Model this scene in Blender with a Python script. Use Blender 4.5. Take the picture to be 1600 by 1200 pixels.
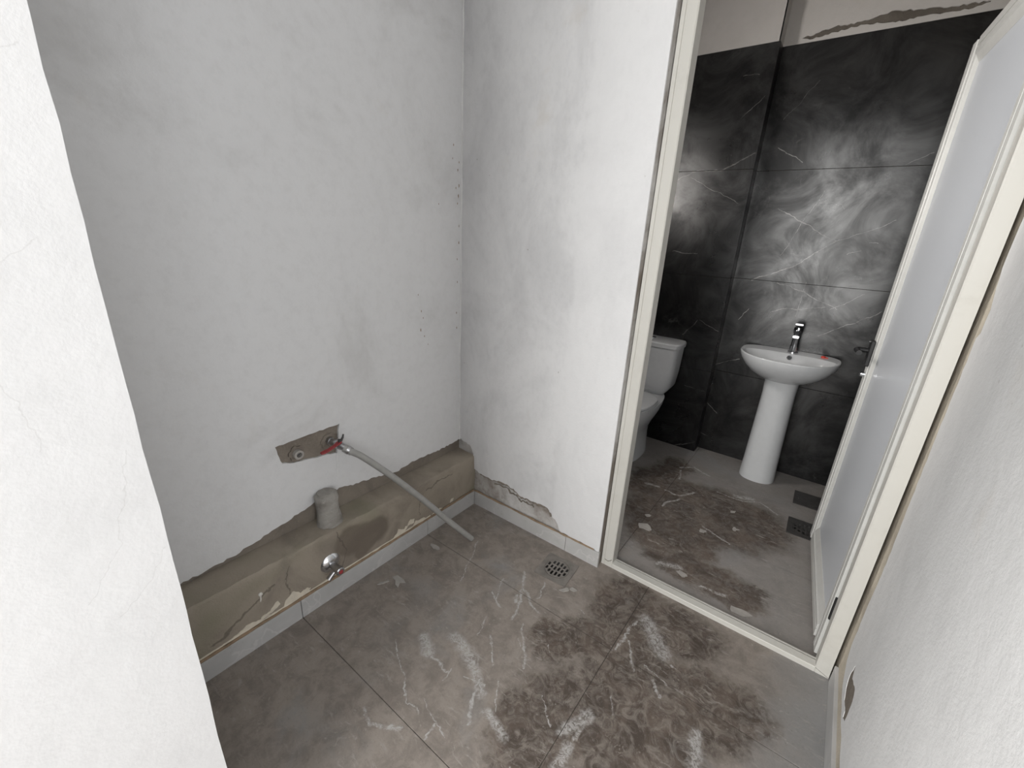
import bpy, bmesh, math, random
from mathutils import Vector, Matrix
from mathutils.geometry import tessellate_polygon

scene = bpy.context.scene
for o in list(bpy.data.objects):
    bpy.data.objects.remove(o, do_unlink=True)
COL = scene.collection
random.seed(7)

# ------------------------------------------------------------------ camera
cam_data = bpy.data.cameras.new('camera')
cam_data.sensor_fit = 'HORIZONTAL'; cam_data.sensor_width = 36.0
cam_data.lens = 672.169 / 1600 * 36.0
cam_data.clip_start = 0.02; cam_data.clip_end = 60
cam = bpy.data.objects.new('camera', cam_data); COL.objects.link(cam)
ROT = Matrix.Rotation(0.63096748, 4, 'Z') @ Matrix.Rotation(1.23481913, 4, 'X') @ Matrix.Rotation(0.05188742, 4, 'Z')
cam.matrix_world = Matrix.Translation((1.27986, -1.46869, 1.36)) @ ROT
scene.camera = cam

# ------------------------------------------------------------------ world, daylight, exposure
world = bpy.data.worlds.new('sky'); scene.world = world; world.use_nodes = True
bg = world.node_tree.nodes['Background']
bg.inputs[0].default_value = (0.80, 0.89, 1.0, 1); bg.inputs[1].default_value = 1.0

def window_light(name, loc, rot, sx, sy, power, color):
    l = bpy.data.lights.new(name, 'AREA'); l.shape = 'RECTANGLE'
    l.size = sx; l.size_y = sy; l.energy = power; l.color = color
    o = bpy.data.objects.new(name, l); COL.objects.link(o)
    o.location = loc; o.rotation_euler = rot
    return o
# daylight through the openings the light in the photograph comes from: behind the viewpoint (back and right walls),
# behind and to its right (left wall and near wall end), and the small bathroom window mirrored in the black tiles
window_light('window_rear_offscreen', (0.24, -3.32, 1.40), (math.radians(90), 0, 0), 2.40, 2.08, 205, (1.0, 0.985, 0.955))
window_light('window_right_rear_offscreen', (3.62, -2.21, 1.45), (0, math.radians(90), 0), 1.98, 1.98, 38, (1.0, 0.99, 0.97))
window_light('window_bathroom_offscreen', (-0.105, 0.35, 1.78), (0, math.radians(-90), 0), 0.48, 0.32, 20, (1.0, 0.95, 0.90))
vs = scene.view_settings
vs.view_transform = 'Standard'; vs.look = 'None'; vs.gamma = 1.0; vs.use_curve_mapping = False
vs.exposure = -0.20

# ------------------------------------------------------------------ marks measured on the surfaces (metres)
FLOOR_SMEARS = [(0.492, -0.228, 0.537, -0.304, 0.01), (0.537, -0.304, 0.571, -0.38, 0.01), (0.571, -0.38, 0.587, -0.443, 0.01), (0.537, -0.304, 0.649, -0.362, 0.008), (0.526, -0.437, 0.45, -0.395, 0.005), (0.492, -0.414, 0.439, -0.306, 0.004), (0.587, -0.218, 0.611, -0.306, 0.006), (0.214, -0.212, 0.312, -0.435, 0.003), (0.485, -0.643, 0.576, -0.659, 0.03), (0.576, -0.659, 0.638, -0.703, 0.02), (0.638, -0.703, 0.685, -0.731, 0.02), (0.734, -0.762, 0.81, -0.784, 0.018), (0.396, -0.703, 0.456, -0.734, 0.024), (0.456, -0.734, 0.548, -0.743, 0.009), (0.632, -0.439, 0.737, -0.578, 0.007), (0.58, -0.551, 0.654, -0.634, 0.005), (0.443, -0.989, 0.49, -0.996, 0.008), (0.49, -0.996, 0.561, -0.947, 0.011), (0.646, -0.924, 0.632, -0.881, 0.006), (0.336, -0.778, 0.52, -0.885, 0.0025), (0.52, -0.885, 0.569, -0.891, 0.0025), (0.552, -0.849, 0.677, -0.891, 0.0025), (0.937, -0.657, 0.973, -0.578, 0.022), (0.973, -0.682, 0.973, -0.751, 0.02), (0.989, -0.129, 1.082, -0.223, 0.035), (0.965, -0.156, 0.939, -0.318, 0.008), (1.052, -0.308, 1.129, -0.328, 0.004), (1.248, -0.418, 1.267, -0.516, 0.022), (1.123, -0.251, 1.142, -0.258, 0.005), (0.964, -0.593, 0.977, -0.653, 0.012), (0.707, -0.669, 0.749, -0.741, 0.003), (0.965, -0.254, 1.03, -0.355, 0.006)]
BATH_SMEARS = [(0.734, 1.155, 0.799, 1.223, 0.012), (0.799, 1.223, 0.905, 1.173, 0.012), (0.744, 1.121, 0.769, 1.013, 0.01), (0.982, 1.017, 1.087, 1.007, 0.008), (1.087, 1.007, 1.196, 1.061, 0.008), (1.196, 1.061, 1.294, 1.007, 0.008), (1.08, 1.043, 1.159, 1.07, 0.02), (0.743, 0.832, 0.821, 0.816, 0.012), (0.821, 0.816, 0.883, 0.913, 0.012), (0.782, 0.661, 0.796, 0.727, 0.012), (0.796, 0.727, 0.84, 0.79, 0.012), (1.003, 0.622, 1.142, 0.564, 0.008), (0.631, 0.824, 0.702, 0.841, 0.015), (0.995, 0.246, 0.921, 0.209, 0.02), (1.104, 0.193, 1.191, 0.2, 0.015)]
VEINS = [(0.881, 1.567, 1.026, 1.494, 0.006), (1.026, 1.494, 1.201, 1.407, 0.006), (1.085, 1.664, 1.025, 1.5, 0.004), (1.025, 1.5, 0.959, 1.323, 0.004), (0.842, 1.169, 1.031, 1.268, 0.007), (1.031, 1.268, 1.21, 1.414, 0.007), (1.21, 1.414, 1.339, 1.467, 0.004), (1.339, 1.467, 1.424, 1.51, 0.004), (0.823, 1.88, 0.953, 1.808, 0.005), (1.39, 1.772, 1.483, 1.814, 0.004), (0.816, 2.014, 0.939, 2.186, 0.002), (1.259, 1.342, 1.315, 1.364, 0.003), (1.344, 1.408, 1.385, 1.404, 0.003), (0.973, 1.17, 1.12, 1.123, 0.006), (1.12, 1.123, 1.281, 1.049, 0.006), (0.961, 0.995, 1.038, 1.024, 0.007), (1.038, 1.024, 1.127, 1.023, 0.007), (1.127, 1.023, 1.228, 1.055, 0.007), (1.253, 1.041, 1.384, 1.149, 0.004), (1.115, 1.176, 1.105, 0.982, 0.003), (1.235, 0.895, 1.479, 1.068, 0.005), (0.727, 0.6, 0.866, 0.679, 0.005), (0.725, 0.343, 0.808, 0.284, 0.004), (0.729, 0.121, 0.78, 0.107, 0.005), (0.817, 0.919, 0.865, 0.996, 0.004)]
VEINS_CHASE = [(0.314, 1.72, 0.407, 1.757, 0.007), (0.407, 1.757, 0.566, 1.77, 0.007), (0.566, 1.77, 0.726, 1.842, 0.007), (0.398, 1.731, 0.706, 1.584, 0.003), (0.34, 1.305, 0.52, 1.295, 0.004), (0.586, 2.23, 0.668, 2.223, 0.004), (0.618, 2.014, 0.714, 2.117, 0.002), (0.605, 0.887, 0.73, 0.841, 0.003), (0.593, 0.448, 0.719, 0.441, 0.003), (0.512, 0.787, 0.596, 0.885, 0.003), (0.594, 0.002, 0.724, 0.072, 0.004)]

_r = random.Random(21)
for _ in range(16):      # short scraped strokes scattered over the worn middle of the floor
    _x, _y, _a, _l = _r.uniform(0.42, 1.15), _r.uniform(-0.85, -0.12), _r.gauss(-0.7, 0.5), _r.uniform(0.02, 0.09)
    FLOOR_SMEARS.append((_x, _y, _x + _l * math.cos(_a), _y + _l * math.sin(_a), _r.choice([.002, .003, .004, .009])))

# ------------------------------------------------------------------ node helpers
class Tree:
    def __init__(self, name):
        self.mat = bpy.data.materials.new(name); self.mat.use_nodes = True
        self.t = self.mat.node_tree
        self.bsdf = self.t.nodes['Principled BSDF']
        self.out = self.t.nodes['Material Output']
        self._pos = None
    def put(self, sock, v):
        if isinstance(v, bpy.types.NodeSocket): self.t.links.new(v, sock)
        elif v is not None:
            if isinstance(v, (tuple, list)) and len(v) == 3 and sock.type == 'RGBA': v = (*v, 1)
            sock.default_value = v
    def node(self, kind, *ins, **props):
        n = self.t.nodes.new('ShaderNode' + kind)
        for k, v in props.items(): setattr(n, k, v)
        for i, v in enumerate(ins): self.put(n.inputs[i], v)
        return n
    def pos(self):
        if self._pos is None: self._pos = self.node('NewGeometry').outputs['Position']
        return self._pos
    def math(self, op, a, b=None, c=None): return self.node('Math', a, b, c, operation=op).outputs[0]
    def vec(self, op, a, b=None): return self.node('VectorMath', a, b, operation=op).outputs[0]
    def noise(self, scale, detail=4, rough=0.6, vec=None, dist=0.0, color=False):
        n = self.node('TexNoise')
        self.put(n.inputs['Vector'], vec if vec is not None else self.pos())
        self.put(n.inputs['Scale'], scale); self.put(n.inputs['Detail'], detail)
        self.put(n.inputs['Roughness'], rough); self.put(n.inputs['Distortion'], dist)
        return n.outputs['Color' if color else 'Fac']
    def ramp(self, v, lo, hi, a=0.0, b=1.0, smooth=True):
        n = self.node('MapRange'); n.interpolation_type = 'SMOOTHSTEP' if smooth else 'LINEAR'
        self.put(n.inputs[0], v); self.put(n.inputs[1], lo); self.put(n.inputs[2], hi)
        self.put(n.inputs[3], a); self.put(n.inputs[4], b)
        return n.outputs[0]
    def mix(self, f, a, b):
        n = self.t.nodes.new('ShaderNodeMix'); n.data_type = 'RGBA'
        self.put(n.inputs[0], f); self.put(n.inputs[6], a); self.put(n.inputs[7], b)
        return n.outputs[2]
    def warp(self, scale, amount, vec=None, detail=4):
        p = vec if vec is not None else self.pos()
        c = self.vec('SUBTRACT', self.noise(scale, detail, 0.6, p, color=True), (0.5, 0.5, 0.5))
        n = self.node('VectorMath', c, operation='SCALE'); n.inputs['Scale'].default_value = amount
        return self.vec('ADD', p, n.outputs[0])
    def segs(self, p, items, third, soft=0.45):
        """strongest of a set of strokes; items (u0,v0,u1,v1,half width), third = the axis left out"""
        mask = tuple(0.0 if i == third else 1.0 for i in range(3))
        q = self.vec('MULTIPLY', p, mask)
        def full(u, v): return (0.0, u, v) if third == 0 else ((u, 0.0, v) if third == 1 else (u, v, 0.0))
        res = None
        for u0, v0, u1, v1, w in items:
            a = Vector(full(u0, v0)); b = Vector(full(u1, v1)); ba = b - a
            pa = self.vec('SUBTRACT', q, tuple(a))
            h = self.node('VectorMath', pa, tuple(ba / max(ba.length_squared, 1e-9)), operation='DOT_PRODUCT').outputs['Value']
            h = self.node('Clamp', h).outputs[0]
            s = self.node('VectorMath', tuple(ba), operation='SCALE'); self.put(s.inputs['Scale'], h)
            d = self.node('VectorMath', pa, s.outputs[0], operation='DISTANCE').outputs['Value']
            m = self.ramp(d, w, w * soft)
            res = m if res is None else self.math('MAXIMUM', res, m)
        return res
    def split(self):
        n = self.node('SeparateXYZ', self.pos()); return n.outputs
    def bump(self, h, strength, dist=0.01):
        n = self.node('Bump'); self.put(n.inputs['Height'], h)
        n.inputs['Strength'].default_value = strength; n.inputs['Distance'].default_value = dist
        self.put(self.bsdf.inputs['Normal'], n.outputs[0])
    def done(self, color, rough=0.6, metal=0.0, spec=None):
        self.put(self.bsdf.inputs['Base Color'], color); self.put(self.bsdf.inputs['Roughness'], rough)
        self.put(self.bsdf.inputs['Metallic'], metal)
        if spec is not None: self.put(self.bsdf.inputs['Specular IOR Level'], spec)
        return self.mat

def plain(name, color, rough=0.5, metal=0.0, var=0.0, bump=0.0, spec=None):
    t = Tree(name)
    c = color
    if var:
        c = t.mix(t.ramp(t.noise(30, 5), 0.3, 0.7), tuple(x * (1 - var) for x in color), color)
    if bump: t.bump(t.noise(60, 4), bump, 0.004)
    return t.done(c, rough, metal, spec)

def m_plaster(name, light=(0.70, 0.70, 0.70), grey=(0.50, 0.50, 0.51), amount=0.5, speck=0.0, lo=0.48, hi=0.75, stretch=(1, 1, 1), cracks=None, coat=None):
    t = Tree(name)
    p = t.vec('MULTIPLY', t.pos(), stretch)
    blot = t.ramp(t.noise(2.2, 6, 0.62, p, 0.6), lo, hi)
    fine = t.ramp(t.noise(26, 5, 0.7, p), 0.42, 0.72)
    f = t.math('MULTIPLY', t.math('ADD', blot, t.math('MULTIPLY', fine, 0.35)), amount)
    if coat is not None:
        edge = t.node('SeparateXYZ', t.warp(6, 0.05)).outputs[0]
        f = t.math('MULTIPLY', f, t.ramp(edge, coat - .012, coat + .012, 1.0, 0.55))
    c = t.mix(f, light, grey)
    warm = t.ramp(t.noise(4.5, 5, 0.6, t.vec('ADD', t.pos(), (7.0, 3.0, 1.0))), 0.62, 0.8, 0.0, 0.30)
    c = t.mix(warm, c, (0.52, 0.47, 0.40))
    if speck:
        v = t.node('TexVoronoi'); t.put(v.inputs['Vector'], t.warp(40, 0.01)); v.inputs['Scale'].default_value = 24
        dots = t.ramp(v.outputs['Distance'], 0.10, 0.05)
        dots = t.math('MULTIPLY', dots, t.ramp(t.noise(3.1, 2, 0.5, t.vec('ADD', t.pos(), (2.2, 0, 5.1))), 0.57, 0.63))
        c = t.mix(t.math('MULTIPLY', dots, speck), c, (0.17, 0.14, 0.11))
    if cracks:
        w = t.warp(9, 0.05)
        c = t.mix(t.math('MULTIPLY', t.segs(w, cracks[0], cracks[1], 0.2), 0.35), c, (0.30, 0.28, 0.26))
    h = t.math('ADD', t.noise(7, 4, 0.6), t.math('MULTIPLY', t.noise(120, 3, 0.7), 0.22))
    t.bump(h, 0.30, 0.012)
    return t.done(c, 0.88, 0.0, 0.2)

def m_cement(name, a=(0.235, 0.205, 0.172), b=(0.165, 0.142, 0.12), green=0.0):
    t = Tree(name)
    c = t.mix(t.ramp(t.noise(5, 6, 0.62, None, 0.5), 0.38, 0.68), a, b)
    c = t.mix(t.ramp(t.noise(60, 4, 0.7), 0.55, 0.8, 0, 0.5), c, tuple(x * 1.35 for x in a))
    if green: c = t.mix(t.ramp(t.noise(3.2, 3, 0.5, t.vec('ADD', t.pos(), (0, 4.4, 2.0))), 0.52, 0.68, 0, green), c, (0.20, 0.195, 0.14))
    t.bump(t.math('ADD', t.noise(18, 5, 0.65), t.math('MULTIPLY', t.noise(150, 3), 0.25)), 0.5, 0.012)
    return t.done(c, 0.92, 0, 0.15)

def m_ledge():
    t = Tree('ledge_cement')
    a, b = (0.315, 0.275, 0.225), (0.225, 0.195, 0.163)
    c = t.mix(t.ramp(t.noise(5, 6, 0.62, None, 0.5), 0.38, 0.68), a, b)
    c = t.mix(t.ramp(t.noise(60, 4, 0.7), 0.55, 0.8, 0, 0.4), c, (0.33, 0.29, 0.24))
    c = t.mix(t.ramp(t.noise(3.2, 3, 0.5, t.vec('ADD', t.pos(), (0, 4.4, 2.0))), 0.52, 0.68, 0, 0.6), c, (0.225, 0.215, 0.155))
    w = t.warp(10, 0.05)
    stain = t.segs(w, [(-0.715, 0.20, -0.60, 0.175, 0.075), (-0.66, 0.13, -0.62, 0.15, 0.05)], 0, 0.7)
    c = t.mix(t.math('MULTIPLY', stain, 0.62), c, (0.12, 0.098, 0.078))
    crack = t.segs(t.warp(9, 0.085), [(-0.765, 0.27, -0.735, 0.16, 0.004), (-0.735, 0.16, -0.745, 0.10, 0.003), (-0.95, 0.24, -0.965, 0.12, 0.003), (-1.00, 0.2, -1.2, 0.10, 0.006), (-0.32, 0.24, -0.15, 0.26, 0.004), (-0.35, 0.23, -0.36, 0.13, 0.003)], 0, 0.3)
    c = t.mix(t.math('MULTIPLY', crack, 0.6), c, (0.10, 0.085, 0.07))
    t.bump(t.math('ADD', t.noise(18, 5, 0.65), t.math('MULTIPLY', t.noise(150, 3), 0.25)), 0.45, 0.012)
    return t.done(c, 0.92, 0, 0.15)

def m_floor(name, smears, mud, dusty, tile=(0.26, 0.256, 0.253), mudc=(0.072, 0.057, 0.047), clean=None, solid=0.3):
    t = Tree(name)
    base = t.mix(t.ramp(t.noise(7, 5, 0.6), 0.3, 0.7), tuple(x * 0.86 for x in tile), tile)
    dust = t.ramp(t.noise(2.6, 6, 0.65, None, 0.7), 0.22, 0.50)
    dust = t.math('MULTIPLY', dust, dusty)
    if clean:
        cl = t.segs(t.warp(4, 0.25), clean, 2, 0.1)
        dust = t.math('MULTIPLY', dust, t.math('SUBTRACT', 1.0, cl))
    dcol = t.mix(t.ramp(t.noise(14, 6, 0.7, None, 0.4), 0.35, 0.68), (0.278, 0.243, 0.213), (0.185, 0.159, 0.139))
    c = t.mix(dust, base, dcol)
    # swirled mud
    w = t.warp(28, 0.07, t.warp(5, 0.22, None, 5), 5)
    mm = t.segs(w, mud, 2, 0.55)
    tex = t.ramp(t.noise(20, 7, 0.72, None, 1.6), 0.33, 0.60)
    mm = t.math('MULTIPLY', mm, t.math('ADD', t.math('MULTIPLY', tex, 1.0 - solid), solid))
    c = t.mix(mm, c, t.mix(t.ramp(t.noise(8, 5, 0.6, None, 1.0), 0.4, 0.65), mudc, tuple(x * 1.75 for x in mudc)))
    # thin curls scraped through the mud
    wv = t.node('TexNoise'); t.put(wv.inputs['Vector'], t.warp(6, 0.12)); wv.inputs['Scale'].default_value = 11; wv.inputs['Detail'].default_value = 3; wv.inputs['Distortion'].default_value = 2.2
    curl = t.ramp(t.math('ABSOLUTE', t.math('SUBTRACT', wv.outputs['Fac'], 0.5)), 0.012, 0.002)
    curl = t.math('MULTIPLY', curl, t.ramp(t.noise(9, 3, 0.6, t.vec('ADD', t.pos(), (3, 1, 0))), 0.52, 0.66, 0, 0.55))
    c = t.mix(curl, c, (0.33, 0.30, 0.27))
    # plaster smears
    s = t.segs(t.warp(60, 0.016, t.warp(11, 0.050)), [(a, b, c2, d, w * (1.15 if w > .015 else 0.75) + .001) for a, b, c2, d, w in smears], 2, 0.2)
    grain = t.ramp(t.noise(60, 6, 0.78, None, 1.2), 0.40, 0.58)
    s = t.math('MULTIPLY', s, t.math('ADD', t.math('MULTIPLY', grain, 0.78), 0.12))
    c = t.mix(s, c, t.mix(t.noise(70, 3), (0.36, 0.345, 0.33), (0.52, 0.51, 0.50)))
    mp = t.node('Mapping', t.warp(7, 0.07)); mp.inputs['Rotation'].default_value = (0, 0, 0.75); mp.inputs['Scale'].default_value = (9, 52, 1)
    scr = t.ramp(t.noise(1.6, 6, 0.72, mp.outputs[0], 0.5), 0.54, 0.66)
    scr = t.math('MULTIPLY', scr, t.ramp(t.noise(5, 4, 0.6, t.vec('ADD', t.pos(), (5, 2, 0))), 0.44, 0.60, 0, 0.6))
    c = t.mix(scr, c, (0.36, 0.335, 0.31))
    gr = t.noise(130, 5, 0.75)
    c = t.mix(t.ramp(gr, 0.56, 0.74, 0, 0.5), c, (0.085, 0.072, 0.06))
    c = t.mix(t.ramp(gr, 0.44, 0.28, 0, 0.35), c, (0.36, 0.335, 0.31))
    sp = t.node('TexVoronoi'); t.put(sp.inputs['Vector'], t.warp(30, 0.02)); sp.inputs['Scale'].default_value = 42
    dots = t.math('MULTIPLY', t.ramp(sp.outputs['Distance'], 0.16, 0.08), t.ramp(t.noise(6, 3), 0.5, 0.6))
    c = t.mix(t.math('MULTIPLY', dots, 0.35), c, (0.42, 0.39, 0.36))
    h = t.math('ADD', t.math('MULTIPLY', mm, 0.5), t.math('ADD', s, t.math('MULTIPLY', t.noise(50, 5, 0.7), 0.5)))
    t.bump(h, 0.22, 0.006)
    return t.done(c, t.ramp(mm, 0, 1, 0.62, 0.85), 0, 0.3)

def m_marble(name, veins):
    t = Tree(name)
    cl = t.ramp(t.noise(3.0, 6, 0.65, None, 0.8), 0.38, 0.78)
    c = t.mix(cl, (0.0035, 0.0035, 0.004), (0.014, 0.0135, 0.0135))
    w = t.warp(26, 0.014, t.warp(6, 0.05))
    v = t.segs(w, [(a, b, c2, d, q * 0.62) for a, b, c2, d, q in veins], 1, 0.05)
    v = t.math('MULTIPLY', v, t.ramp(t.noise(11, 5, 0.7), 0.36, 0.66, 0.10, 1.0))
    fn = t.node('TexNoise'); t.put(fn.inputs['Vector'], t.warp(3, 0.3)); fn.inputs['Scale'].default_value = 2.3; fn.inputs['Detail'].default_value = 5; fn.inputs['Distortion'].default_value = 0.8
    thin = t.ramp(t.math('ABSOLUTE', t.math('SUBTRACT', fn.outputs['Fac'], 0.5)), 0.006, 0.0)
    thin = t.math('MULTIPLY', thin, t.ramp(t.noise(5, 3), 0.5, 0.7, 0, 0.12))
    c = t.mix(t.math('MAXIMUM', t.math('MULTIPLY', v, 0.75), thin), c, (0.32, 0.31, 0.30))
    r = t.ramp(t.noise(6, 4), 0.3, 0.7, 0.27, 0.34)
    sp = t.ramp(t.noise(3.4, 6, 0.68, t.vec('ADD', t.pos(), (1.3, 0, 2.7)), 0.9), 0.34, 0.70, 0.30, 0.85)
    return t.done(c, r, 0, sp)

def m_skirting():
    t = Tree('skirting_marble')
    c = t.mix(t.ramp(t.noise(6, 5, 0.6), 0.35, 0.7), (0.40, 0.395, 0.39), (0.46, 0.455, 0.45))
    fn = t.node('TexNoise'); t.put(fn.inputs['Vector'], t.warp(5, 0.1)); fn.inputs['Scale'].default_value = 5; fn.inputs['Detail'].default_value = 3
    thin = t.ramp(t.math('ABSOLUTE', t.math('SUBTRACT', fn.outputs['Fac'], 0.5)), 0.010, 0.0, 0, 0.5)
    c = t.mix(thin, c, (0.55, 0.54, 0.53))
    c = t.mix(t.ramp(t.noise(9, 5, 0.7, t.vec('ADD', t.pos(), (4, 4, 4))), 0.56, 0.75, 0, 0.5), c, (0.25, 0.225, 0.20))
    return t.done(c, 0.5, 0, 0.4)

def m_frame():
    t = Tree('ivory_frame_profile')
    c = t.mix(t.ramp(t.noise(12, 6, 0.7), 0.5, 0.75, 0, 0.35), (0.52, 0.51, 0.475), (0.40, 0.385, 0.35))
    return t.done(c, 0.42, 0, 0.4)

def m_pane():
    t = Tree('frosted_glass')
    t.bump(t.noise(260, 2), 0.10, 0.002)
    t.put(t.bsdf.inputs['Transmission Weight'], 0.25)
    c = t.mix(t.noise(2.0, 2), (0.72, 0.75, 0.80), (0.76, 0.79, 0.83))
    return t.done(c, 0.30, 0, 0.55)

def m_pier():
    t = Tree('bright_plaster')
    c = t.mix(t.ramp(t.noise(5, 6, 0.65, None, 0.5), 0.45, 0.75, 0, 0.5), (0.67, 0.67, 0.675), (0.59, 0.59, 0.595))
    w = t.warp(12, 0.05)
    cr = [(-1.36, 1.05, -1.39, 0.92, .0022), (-1.39, .92, -1.44, .84, .002), (-1.38, 1.33, -1.42, 1.30, .002), (-1.45, 1.25, -1.43, 1.08, .002), (-1.345, .88, -1.41, .80, .002), (-1.352, 1.52, -1.40, 1.50, .002)]
    c = t.mix(t.math('MULTIPLY', t.segs(w, [(a, b, c2, d, q * .55) for a, b, c2, d, q in cr], 0, 0.1), 0.22), c, (0.38, 0.37, 0.36))
    t.bump(t.math('ADD', t.noise(16, 4, 0.6), t.math('MULTIPLY', t.noise(90, 4, 0.7), 0.3)), 0.14, 0.010)
    return t.done(c, 0.9, 0, 0.2)

M = {}
M['plaster_left'] = m_plaster('plaster_left', (0.67, 0.67, 0.675), (0.49, 0.485, 0.48), 0.52, 0.0)
M['plaster_back'] = m_plaster('plaster_back', (0.67, 0.67, 0.675), (0.49, 0.49, 0.50), 0.52, 0.35, 0.38, 0.68, (1.5, 1, 1.0), coat=0.47)
M['plaster_right'] = m_plaster('plaster_right', (0.67, 0.67, 0.67), (0.56, 0.56, 0.56), 0.40, 0.25)
M['plaster_bath'] = m_plaster('plaster_bath', (0.52, 0.50, 0.48), (0.40, 0.39, 0.37), 0.5)
M['ceiling'] = m_plaster('plaster_ceiling', (0.68, 0.68, 0.68), (0.55, 0.55, 0.55), 0.4)
M['whitewash'] = m_plaster('rough_whitewash', (0.55, 0.54, 0.53), (0.22, 0.19, 0.165), 0.95, 0.5, 0.36, 0.62)
M['bare'] = m_cement('bare_render')
M['bare_light'] = m_cement('bare_beige_render', (0.52, 0.47, 0.39), (0.36, 0.32, 0.265))
M['dark_mortar'] = m_cement('dark_mortar', (0.155, 0.138, 0.118), (0.11, 0.097, 0.083))
M['ledge'] = m_ledge()
M['grout'] = plain('grout', (0.11, 0.098, 0.086), 0.9)
M['floor'] = m_floor('dusty_floor_tile', FLOOR_SMEARS,
    [(0.90, -0.12, 1.12, -0.10, .17), (1.0, -0.35, 1.15, -0.62, .22), (0.88, -0.60, 0.92, -0.85, .16), (1.2, -0.35, 1.3, -0.3, .15), (0.75, -0.42, 0.9, -0.3, .10)],
    0.95, clean=[(1.60, 0.1, 1.60, -0.9, .28)])
M['bath_floor'] = m_floor('muddy_bath_tile', BATH_SMEARS,
    [(0.62, 0.80, 0.70, 1.14, .14), (0.84, 0.60, 1.12, 0.80, .33), (0.92, 0.27, 1.24, 0.26, .13), (0.84, 0.38, 1.0, 0.45, .18), (0.72, 0.85, 1.10, 0.90, .19)],
    0.45, solid=0.62)
M['marble'] = m_marble('black_marble_tile', VEINS)
M['marble_chase'] = m_marble('black_marble_tile_chase', VEINS_CHASE)
M['skirting'] = m_skirting()
M['frame'] = m_frame()
M['leaf'] = plain('white_door_profile', (0.56, 0.56, 0.54), 0.35, 0, 0.06)
M['pane'] = m_pane()
M['black'] = plain('black_plastic', (0.010, 0.010, 0.011), 0.5)
M['trap'] = plain('drain_trap_plastic', (0.16, 0.155, 0.15), 0.6, 0, 0.3)
M['chrome'] = plain('chrome', (0.72, 0.73, 0.75), 0.14, 1.0)
M['dull_chrome'] = plain('dusty_chrome', (0.50, 0.50, 0.51), 0.32, 1.0, 0.25)
M['steel'] = plain('dusty_steel', (0.24, 0.22, 0.20), 0.5, 0.35, 0.25)
M['dark_steel'] = plain('dark_steel', (0.075, 0.072, 0.070), 0.5, 0.3, 0.25)
M['ceramic'] = plain('white_ceramic', (0.55, 0.56, 0.57), 0.12, 0, 0.04, 0.0, 0.5)
M['red'] = plain('red_plastic', (0.36, 0.05, 0.055), 0.45, 0, 0.3)
M['bright_red'] = plain('bright_red_plastic', (0.62, 0.05, 0.03), 0.4)
M['hose'] = plain('grey_rubber', (0.33, 0.325, 0.31), 0.55, 0, 0.15)
M['white_plastic'] = plain('white_plastic', (0.68, 0.66, 0.62), 0.5)
M['glue'] = plain('cream_adhesive', (0.66, 0.60, 0.50), 0.8, 0, 0.15, 0.4)
M['bead'] = plain('ochre_mortar', (0.30, 0.215, 0.14), 0.85, 0, 0.35, 0.4)
M['chip'] = plain('plaster_chip', (0.38, 0.36, 0.335), 0.9, 0, 0.2, 0.3)
M['putty'] = plain('white_putty', (0.74, 0.74, 0.735), 0.85, 0, 0.1, 0.3)
M['pipe_cement'] = m_cement('pipe_cement', (0.35, 0.335, 0.31), (0.15, 0.135, 0.12))
M['window_frame'] = plain('window_frame_white', (0.7, 0.7, 0.7), 0.4)

# ------------------------------------------------------------------ mesh helpers
def obj(name, me, mat=None, parent=None, smooth=False):
    o = bpy.data.objects.new(name, me); COL.objects.link(o)
    if mat is not None and not me.materials: me.materials.append(mat)
    if parent is not None: o.parent = parent
    if smooth:
        for p in me.polygons: p.use_smooth = True
        me.set_sharp_from_angle(angle=math.radians(38))
    return o
def empty(name, loc=(0, 0, 0), rz=0.0):
    o = bpy.data.objects.new(name, None); COL.objects.link(o); o.location = loc; o.rotation_euler = (0, 0, rz)
    o.empty_display_size = 0.05
    return o
def tag(o, label=None, cat=None, group=None, kind=None):
    if label: o['label'] = label
    if cat: o['category'] = cat
    if group: o['group'] = group
    if kind: o['kind'] = kind
    return o
def struct(o, label, cat): return tag(o, label, cat, kind='structure')
def mesh(name, verts, faces):
    me = bpy.data.meshes.new(name); me.from_pydata([tuple(v) for v in verts], [], faces); me.validate(); me.update()
    bm = bmesh.new(); bm.from_mesh(me); bmesh.ops.recalc_face_normals(bm, faces=bm.faces); bm.to_mesh(me); bm.free()
    return me
def box_me(name, x0, x1, y0, y1, z0, z1, bev=0.0, seg=1):
    bm = bmesh.new()
    bmesh.ops.create_cube(bm, size=1)
    for v in bm.verts:
        v.co = Vector(((x0 + x1) / 2 + v.co.x * (x1 - x0), (y0 + y1) / 2 + v.co.y * (y1 - y0), (z0 + z1) / 2 + v.co.z * (z1 - z0)))
    if bev: bmesh.ops.bevel(bm, geom=list(bm.edges), offset=bev, segments=seg, affect='EDGES', profile=0.5)
    me = bpy.data.meshes.new(name); bm.to_mesh(me); bm.free(); return me
def ragged(pts, step, amp, rnd, closed=False):
    """break an outline into short pieces and shake them"""
    out = []; n = len(pts)
    for i in range(n if closed else n - 1):
        a = Vector(pts[i]); b = Vector(pts[(i + 1) % n]); k = max(1, int((b - a).length / step)); t = (b - a)
        nrm = Vector((-t.y, t.x)).normalized() if t.length > 0 else Vector((0, 0))
        for j in range(k):
            p = a + t * (j / k)
            if j or closed: p = p + nrm * rnd.uniform(-amp, amp)
            out.append((p.x, p.y))
    if not closed: out.append(tuple(pts[-1]))
    return out
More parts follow.
